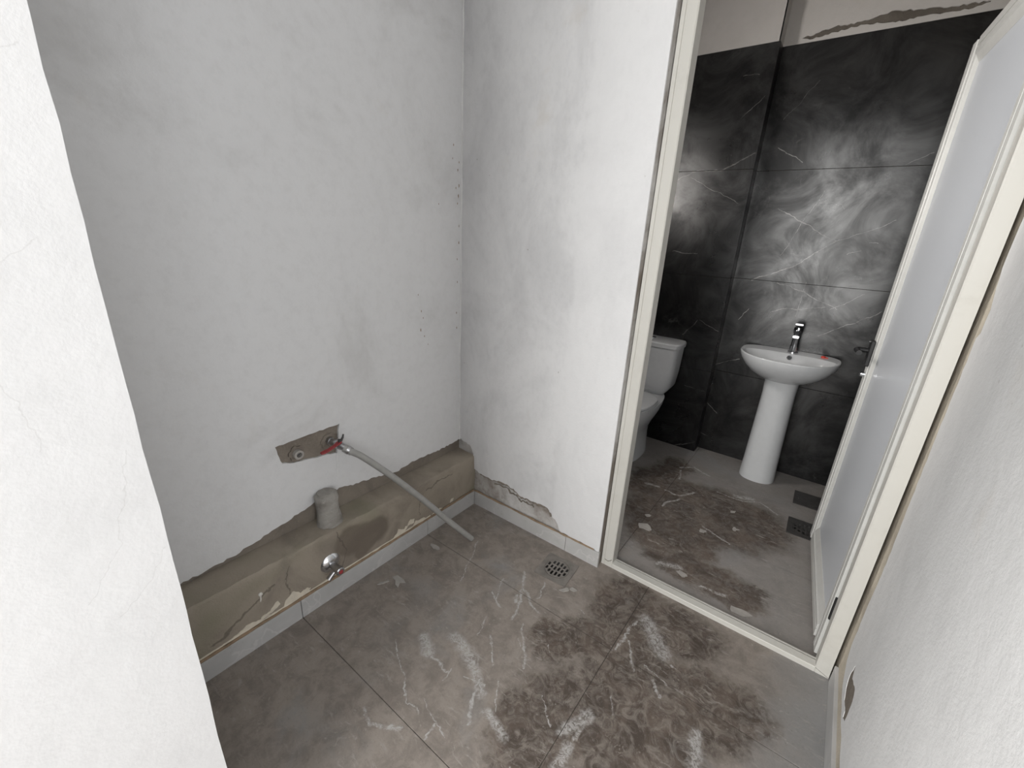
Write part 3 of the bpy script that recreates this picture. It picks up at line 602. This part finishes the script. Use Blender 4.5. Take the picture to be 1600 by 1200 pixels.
# ------------------------------------------------------------------ wash basin on its pedestal
def make_basin():
    root = empty('pedestal_washbasin', (1.132, 1.39, 0))
    tag(root, 'white ceramic washbasin on a tall pedestal against the black tiles', 'washbasin')
    R = []
    for z, a, bf, bb, e in ((0.632, 0.070, 0.060, 0.10, 2.1), (0.638, 0.100, 0.095, 0.135, 2.1), (0.652, 0.135, 0.130, 0.140, 2.2), (0.680, 0.178, 0.178, 0.143, 2.4), (0.715, 0.213, 0.215, 0.145, 2.8), (0.750, 0.236, 0.240, 0.147, 3.2), (0.772, 0.2445, 0.248, 0.148, 3.4), (0.783, 0.246, 0.250, 0.148, 3.5), (0.788, 0.243, 0.247, 0.146, 3.5), (0.7885, 0.237, 0.241, 0.142, 3.4)):
        R.append(oval(0, 0, z, a, bf, bb, 2.15, e, 64))
    for z, a, yc, bf, bb in ((0.7865, 0.228, -0.060, 0.172, 0.095), (0.780, 0.222, -0.060, 0.167, 0.090), (0.755, 0.206, -0.060, 0.154, 0.082), (0.722, 0.170, -0.058, 0.125, 0.068), (0.695, 0.110, -0.050, 0.080, 0.045), (0.688, 0.030, -0.045, 0.025, 0.02)):
        R.append(oval(0, yc, z, a, bf, bb, 2.15, 2.6, 64))
    basin = obj('basin', loft_me('basin', R), M['ceramic'], root, True)
    P = []
    for z, a, bf, bb, yc in ((0.0, 0.098, 0.098, 0.10, 0.0), (0.006, 0.0985, 0.0985, 0.10, 0.0), (0.10, 0.094, 0.094, 0.10, 0.004), (0.35, 0.088, 0.087, 0.095, 0.010), (0.55, 0.084, 0.084, 0.09, 0.012), (0.62, 0.087, 0.087, 0.09, 0.010), (0.645, 0.092, 0.092, 0.09, 0.008)):
        P.append(oval(0, yc, z, a, bf, bb, 2.3, 3.5, 48))
    obj('pedestal', loft_me('pedestal', P), M['ceramic'], root, True)
    # overflow ring in the back of the bowl
    fy = 0.0215
    ring_o = [(0.004 + 0.0125 * math.cos(k * math.pi / 12), 0.767 + 0.0125 * math.sin(k * math.pi / 12)) for k in range(24)]
    ring_i = [(0.004 + 0.0082 * math.cos(-k * math.pi / 12), 0.767 + 0.0082 * math.sin(-k * math.pi / 12)) for k in range(24)]
    obj('overflow_ring', prism_me('overflow_ring', [ring_o, ring_i], fy - 0.006, fy + 0.004, 'XZ'), M['chrome'], root)
    cut = bpy.data.objects.new('bore_cutter', tube_me('bore_cutter', [(0.004, fy - 0.03, 0.767), (0.004, fy + 0.06, 0.767)], 0.0080, 20)); COL.objects.link(cut); cut.parent = root
    bo = basin.modifiers.new('bore', 'BOOLEAN'); bo.operation = 'DIFFERENCE'; bo.object = cut; bo.solver = 'EXACT'
    bpy.context.view_layer.update()
    bored = bpy.data.meshes.new_from_object(basin.evaluated_get(bpy.context.evaluated_depsgraph_get()))
    basin.modifiers.clear(); basin.data = bored; bpy.data.objects.remove(cut, do_unlink=True)
    # mixer tap
    fx, fyb = 0.010, 0.088
    f = obj('faucet', loft_me('faucet', [[(fx + r * math.cos(k * math.pi / 10), fyb + dy + r * d * math.sin(k * math.pi / 10), z) for k in range(20)] for z, r, dy, d in ((0.785, 0.026, 0, 1), (0.792, 0.026, 0, 1), (0.795, 0.0215, 0, 1), (0.83, 0.0195, -0.001, 1), (0.87, 0.0185, -0.003, 1), (0.893, 0.019, -0.006, 1.05), (0.905, 0.0225, -0.008, 1.1), (0.925, 0.0235, -0.009, 1.1), (0.934, 0.022, -0.009, 1.1))]), M['chrome'], root, True)
    sp = [oval(fx, fyb, z, a, b, c, 4, 4, 16) for z, a, b, c in ((0, 0, 0, 0),)]
    rings = []
    for t in range(7):
        u = t / 6; y = fyb - 0.005 - 0.098 * u; z = 0.913 - 0.020 * u * u; hw = 0.0185 - 0.003 * u; hh = 0.0115 - 0.0035 * u
        rings.append([(fx + hw * math.copysign(abs(math.cos(k * math.pi / 8)) ** .6, math.cos(k * math.pi / 8)), y, z + hh * math.copysign(abs(math.sin(k * math.pi / 8)) ** .6, math.sin(k * math.pi / 8))) for k in range(16)])
    obj('spout', loft_me('spout', rings), M['chrome'], f, True)
    rings = []
    for t in range(6):
        u = t / 5; y = fyb + 0.018 - 0.075 * u; z = 0.943 + 0.014 * u; hw = 0.0225 - 0.003 * u; hh = 0.0085 - 0.003 * u
        rings.append([(fx + hw * math.copysign(abs(math.cos(k * math.pi / 8)) ** .5, math.cos(k * math.pi / 8)), y, z + hh * math.copysign(abs(math.sin(k * math.pi / 8)) ** .5, math.sin(k * math.pi / 8))) for k in range(16)])
    obj('lever', loft_me('lever', rings), M['dull_chrome'], f, True)
    return root
make_basin()
cap = empty('plastic_cap', (1.292, 1.462, 0.786)); tag(cap, 'small bright red plastic cap lying on the washbasin rim', 'cap')
obj('shell', tube_me('shell', [(0, 0, 0), (0, 0, 0.009), (0, 0, 0.011)], [0.012, 0.011, 0.009], 16), M['bright_red'], cap)
obj('tab', box_me('tab', 0.008, 0.022, -0.005, 0.005, 0.0, 0.006, 0.001), M['bright_red'], cap)

# ------------------------------------------------------------------ toilet
def make_toilet():
    root = empty('toilet', (0.360, 1.10, 0)); tag(root, 'white close-coupled toilet half hidden by the door jamb', 'toilet')
    B = []
    for z, a, y, bf, bb, e in ((0.0, 0.118, 0.02, 0.235, 0.235, 2.4), (0.012, 0.118, 0.02, 0.235, 0.235, 2.4), (0.07, 0.106, 0.03, 0.215, 0.235, 2.4), (0.14, 0.100, 0.04, 0.215, 0.235, 2.3), (0.20, 0.112, 0.03, 0.255, 0.25, 2.2), (0.27, 0.145, 0.0, 0.300, 0.29, 2.2), (0.33, 0.172, -0.02, 0.325, 0.325, 2.3), (0.375, 0.183, -0.03, 0.330, 0.345, 2.5), (0.392, 0.183, -0.03, 0.330, 0.345, 2.6), (0.396, 0.178, -0.03, 0.325, 0.340, 2.6)):
        B.append(oval(0, y, z, a, bf, bb, 2.1, e, 56))
    obj('bowl', loft_me('bowl', B), M['ceramic'], root, True)
    obj('seat', loft_me('seat', [oval(0, -0.085, z, a, b, c, 2.05, 2.9, 56) for z, a, b, c in ((0.394, 0.178, 0.27, 0.19), (0.397, 0.183, 0.275, 0.195), (0.407, 0.183, 0.275, 0.195), (0.410, 0.180, 0.272, 0.192))]), M['ceramic'], root, True)
    obj('lid', loft_me('lid', [oval(0, -0.085, z, a, b, c, 2.05, 2.9, 56) for z, a, b, c in ((0.411, 0.176, 0.268, 0.19), (0.414, 0.181, 0.273, 0.195), (0.424, 0.179, 0.271, 0.193), (0.431, 0.165, 0.255, 0.18), (0.434, 0.12, 0.20, 0.14))]), M['ceramic'], root, True)
    for s in (-1, 1): obj('seat_hinge', tube_me('seat_hinge', [(s * 0.06, 0.098, 0.395), (s * 0.06, 0.098, 0.425)], 0.012, 12), M['ceramic'], root, True)
    T = []
    for z, a, bf, bb in ((0.392, 0.135, 0.060, 0.085), (0.400, 0.142, 0.068, 0.090), (0.430, 0.165, 0.082, 0.098), (0.460, 0.180, 0.090, 0.104), (0.55, 0.190, 0.094, 0.106), (0.72, 0.197, 0.098, 0.108)):
        T.append(oval(0, 0.243, z, a, bf, bb, 5.0, 6.0, 64))
    obj('tank', loft_me('tank', T), M['ceramic'], root, True)
    tl = obj('tank_lid', loft_me('tank_lid', [oval(0, 0.243, z, a, b, c, 4.6, 6, 64) for z, a, b, c in ((0.720, 0.198, 0.100, 0.1065), (0.722, 0.205, 0.106, 0.1065), (0.745, 0.206, 0.107, 0.1065), (0.753, 0.200, 0.101, 0.104), (0.757, 0.17, 0.08, 0.085))]), M['ceramic'], root, True)
    bt = obj('flush_button', tube_me('flush_button', [(0.0, 0.243, 0.755), (0.0, 0.243, 0.761), (0.0, 0.243, 0.763)], [0.024, 0.024, 0.021], 20), M['chrome'], tl, True)
    return root
make_toilet()

# ------------------------------------------------------------------ floor drains
def drain(cx, cy, size, rz, label, steel, slots=True, ring=True):
    root = empty('floor_drain', (cx, cy, 0), rz); tag(root, label, 'drain')
    h = size / 2
    sq = [(-h, -h), (h, -h), (h, h), (-h, h)]
    R = size * 0.345
    holes = []
    if slots:
        for i, x in enumerate([-0.83, -0.5, -0.17, 0.17, 0.5, 0.83]):
            L = math.sqrt(1 - x * x) * 0.93
            n = 3 if abs(x) < 0.7 else 2
            off = 0.06 if i % 2 else -0.06
            for k in range(n):
                a = -L + 2 * L * k / n + 0.06 + off * .5; b = -L + 2 * L * (k + 1) / n - 0.06 + off * .5
                w = 0.095
                holes.append([((x + w * dx) * R, y * R) for dx, y in ((-1, a + .05), (0, a), (1, a + .05), (1, b - .05), (0, b), (-1, b - .05))])
    obj('frame_plate', prism_me('frame_plate', [sq] + ([[(R * 1.08 * math.cos(-k * math.pi / 16), R * 1.08 * math.sin(-k * math.pi / 16)) for k in range(32)]] if ring else []), 0.0002, 0.0030, 'XY'), steel, root)
    if ring: obj('grate', prism_me('grate', [[(R * 1.05 * math.cos(k * math.pi / 16), R * 1.05 * math.sin(k * math.pi / 16)) for k in range(32)]] + holes, 0.0012, 0.0036, 'XY'), steel, root)
    rr = R * 1.095
    cup = [[(q * math.cos(2 * math.pi * k / 28), q * math.sin(2 * math.pi * k / 28), z) for k in range(28)] for q, z in ((rr, 0.0002), (rr * .97, -0.10), (rr * .94, -0.0985), (rr * .96, 0.0002))]
    obj('trap', loft_me('trap', [cup[0], cup[1], [(x * .02, y * .02, -0.1) for x, y, z in cup[1]], [(x * .02, y * .02, -0.0985) for x, y, z in cup[1]], cup[2], cup[3], cup[0]], False, False), M['trap'], root)
    return root
drain(0.587, -0.121, 0.145, math.radians(4), 'square metal floor drain with slotted grate beside the back wall skirting', M['steel'])
drain(1.428, 1.272, 0.165, 0.02, 'dark square floor drain with a plain round cover near the pedestal', M['dark_steel'], slots=False)
drain(1.428, 0.940, 0.165, 0.02, 'slotted dark floor drain beside the open door leaf', M['dark_steel'])

# ------------------------------------------------------------------ pipework on the left wall
st = empty('drain_pipe_stub', (-0.082, -0.752, 0.279)); tag(st, 'cement-crusted waste pipe stub standing on the ledge against the wall', 'pipe')
rings = []
for i, (z, a, b, x) in enumerate(((0.0, 0.050, 0.044, 0.006), (0.012, 0.045, 0.042, 0.004), (0.05, 0.040, 0.039, 0.0), (0.085, 0.042, 0.038, -0.003), (0.105, 0.043, 0.037, -0.005), (0.118, 0.041, 0.033, -0.008), (0.123, 0.034, 0.026, -0.011))):
    rings.append([(x + b * math.cos(k * math.pi / 12) + rnd.uniform(-.003, .003), a * math.sin(k * math.pi / 12) + rnd.uniform(-.003, .003), z + rnd.uniform(-.003, .003)) for k in range(24)])
obj('crust', loft_me('crust', rings), M['pipe_cement'], st, True)
obj('rim', tube_me('rim', [(-0.010, 0.0, 0.112), (-0.010, 0.0, 0.127)], [0.029, 0.028], 24), M['pipe_cement'], st)

av = empty('angle_valve', (-0.0135, -0.802, 0.152)); tag(av, 'chrome angle valve with round flange on the front of the ledge', 'valve')
obj('flange', tube_me('flange', [(-0.004, 0, 0), (0.003, 0, 0), (0.010, 0, 0), (0.017, 0, 0)], [0.040, 0.040, 0.034, 0.015], 28), M['chrome'], av, True)
obj('body', tube_me('body', [(0.010, 0, 0), (0.030, 0, 0), (0.032, 0, 0), (0.052, 0, 0)], [0.0125, 0.0125, 0.0145, 0.0145], 18), M['dull_chrome'], av, True)
kn = obj('knob', tube_me('knob', [(0.052, 0, 0), (0.054, 0, 0), (0.068, 0, 0), (0.071, 0, 0)], [0.011, 0.0165, 0.0165, 0.013], 10), M['dull_chrome'], av)
obj('red_dot', tube_me('red_dot', [(0.0705, 0, 0), (0.0722, 0, 0)], 0.008, 14), M['red'], kn)
obj('outlet', tube_me('outlet', [(0.040, -0.002, -0.006), (0.040, -0.022, -0.020), (0.040, -0.034, -0.030)], [0.009, 0.009, 0.0105], 14), M['dull_chrome'], av, True)

an = empty('wall_anchor', (-0.0150, -1.050, 0.196)); tag(an, 'white plastic anchor with a thin screw hanging on the ledge front', 'anchor')
obj('head', tube_me('head', [(-0.004, 0, 0), (0.008, 0, 0), (0.010, 0, 0)], [0.0065, 0.0065, 0.004], 12), M['white_plastic'], an, True)
obj('shank', tube_me('shank', [(0.006, 0, -0.004), (0.004, -0.001, -0.022), (0.0005, -0.004, -0.040)], [0.0026, 0.0024, 0.0014], 8), M['white_plastic'], an, True)

ps = empty('pipe_outlet', (-0.127, -0.822, 0.585)); tag(ps, 'open pale threaded water outlet set in the bare patch of wall', 'pipe')
obj('collar', prism_me('collar', [[(0.017 * math.cos(k * math.pi / 12), 0.017 * math.sin(k * math.pi / 12)) for k in range(24)], [(0.0095 * math.cos(-k * math.pi / 12), 0.0095 * math.sin(-k * math.pi / 12)) for k in range(24)]], 0.0, 0.022, 'YZ'), M['chip'], ps)
obj('bore', tube_me('bore', [(0.001, 0, 0), (0.008, 0, 0)], 0.0098, 16), M['dull_chrome'], ps)
crust = []
for k in range(18):
    a = 2 * math.pi * k / 18; r = rnd.uniform(0.024, 0.034); crust.append((r * math.cos(a), r * math.sin(a)))
obj('mortar_ring', prism_me('mortar_ring', [crust, [(0.017 * math.cos(-k * math.pi / 9), 0.017 * math.sin(-k * math.pi / 9)) for k in range(18)]], -0.001, 0.006, 'YZ'), M['bare'], ps)

bv = empty('ball_valve', (-0.127, -0.697, 0.590)); tag(bv, 'small ball valve with a red lever on the wall patch', 'valve')
cr = []
for k in range(20):
    a = 2 * math.pi * k / 20; r = rnd.uniform(0.024, 0.036); cr.append((r * math.cos(a) * 1.15, r * math.sin(a)))
obj('socket', prism_me('socket', [cr], -0.001, 0.003, 'YZ'), M['bare'], bv)
obj('nut', tube_me('nut', [(0.0, 0, 0), (0.018, 0, 0)], 0.0165, 6), M['dull_chrome'], bv)
obj('body', tube_me('body', [(0.012, 0, 0), (0.030, 0.002, 0.0), (0.040, 0.004, -0.001), (0.060, 0.010, -0.006), (0.078, 0.020, -0.014)], [0.0125, 0.0135, 0.0165, 0.0155, 0.0125], 16), M['dull_chrome'], bv, True)
lv = obj('lever', loft_me('lever', [[(0.062 + dx + t * 0.004, -t * 0.082 + 0.012, 0.013 + dz - t * 0.010 - 0.010 * math.sin(t * 2.2)) for dx, dz in ((-w, -.0028), (w, -.0028), (w, .0028), (-w, .0028))] for t, w in ((0, .009), (.15, .009), (.35, .0065), (.6, .007), (.85, .0085), (1, .006))]), M['red'], bv)
obj('lever_bolt', tube_me('lever_bolt', [(0.062, 0.006, 0.005), (0.062, 0.006, 0.022)], 0.005, 8), M['dark_steel'], lv)
obj('stem_wing', tube_me('stem_wing', [(0.066, 0.008, 0.012), (0.064, 0.020, 0.026), (0.060, 0.026, 0.036)], [0.005, 0.004, 0.003], 8), M['dark_steel'], bv)

hs = empty('garden_hose', (0, 0, 0)); tag(hs, 'stiff grey rubber hose leaning from the valve down to the floor', 'hose')
hp_ = [(-0.054, -0.682, 0.578), (-0.035, -0.664, 0.562), (-0.012, -0.628, 0.530), (0.035, -0.540, 0.428), (0.090, -0.427, 0.283), (0.140, -0.325, 0.142), (0.186, -0.225, 0.0125)]
hpts = spline(hp_, 8)
obj('tube', tube_me('tube', hpts, [0.0150 if i < 9 else 0.0125 for i in range(len(hpts))], 16), M['hose'], hs, True)
d = (hpts[-1] - hpts[-3]).normalized()
obj('cut_end', tube_me('cut_end', [hpts[-1] - d * 0.006, hpts[-1] + d * 0.0008], 0.0112, 14), M['white_plastic'], hs)
dd = (hpts[6] - hpts[4]).normalized()
cl = obj('clamp', tube_me('clamp', [hpts[5] - dd * 0.005, hpts[5] + dd * 0.005], 0.0165, 18), M['dull_chrome'], hs)
obj('clamp_screw', tube_me('clamp_screw', [hpts[5] + Vector((0.014, -0.010, 0.0)), hpts[5] + Vector((0.014, 0.008, -0.010))], 0.004, 8), M['dull_chrome'], cl)

# ------------------------------------------------------------------ plaster chips lying about
def chip(x, y, w, h, rz, label, group):
    n = 9; pts = []
    for k in range(n):
        a = 2 * math.pi * k / n; r = rnd.uniform(.45, 1.2)
        pts.append((w / 2 * r * math.copysign(abs(math.cos(a)) ** .6, math.cos(a)), h / 2 * r * math.copysign(abs(math.sin(a)) ** .6, math.sin(a))))
    o = obj('plaster_chip', prism_me('plaster_chip', [pts], 0, 0.003, 'XY'), M['chip']); o.location = (x, y, 0.0); o.rotation_euler = (0, 0, rz)
    tag(o, label, 'chip', group)
OUT, INN = 'plaster chips on the outer floor', 'plaster chips on the bathroom floor'
for x, y, w, h, rz, lab, grp in (
    (0.089, -0.364, .060, .030, -.35, 'oblong plaster chip on the floor next to the skirting joint by the hose', OUT),
    (0.122, -0.598, .062, .040, -.2, 'broad pale plaster chip on the floor in front of the ledge', OUT),
    (0.084, -0.645, .045, .012, 1.0, 'thin plaster sliver beside the broad chip in front of the ledge', OUT),
    (0.676, -0.200, .050, .022, .9, 'long plaster chip lying at the edge of the metal floor drain', OUT),
    (0.700, -0.175, .030, .020, .2, 'tiny plaster chip at the outer corner of the metal floor drain', OUT),
    (0.778, 0.414, .075, .050, .5, 'large plaster chip by the bathroom floor joint near the door jamb', INN),
    (0.756, 0.519, .045, .025, .9, 'smaller plaster chip just beyond the large chip near the door jamb', INN),
    (1.020, 0.208, .075, .030, -.3, 'long plaster chip on the mud inside the middle of the threshold', INN),
    (1.260, 0.154, .080, .045, .1, 'wide plaster chip inside the threshold towards the open door leaf', INN),
    (1.099, 0.860, .035, .025, .4, 'small plaster crumb in the middle of the bathroom mud patch', INN),
    (1.138, 0.704, .035, .030, 1., 'small plaster crumb in the middle of the bathroom mud patch', INN),
    (1.014, 0.578, .035, .025, .2, 'small plaster crumb in the middle of the bathroom mud patch', INN)):
    chip(x, y, w, h, rz, lab, grp)
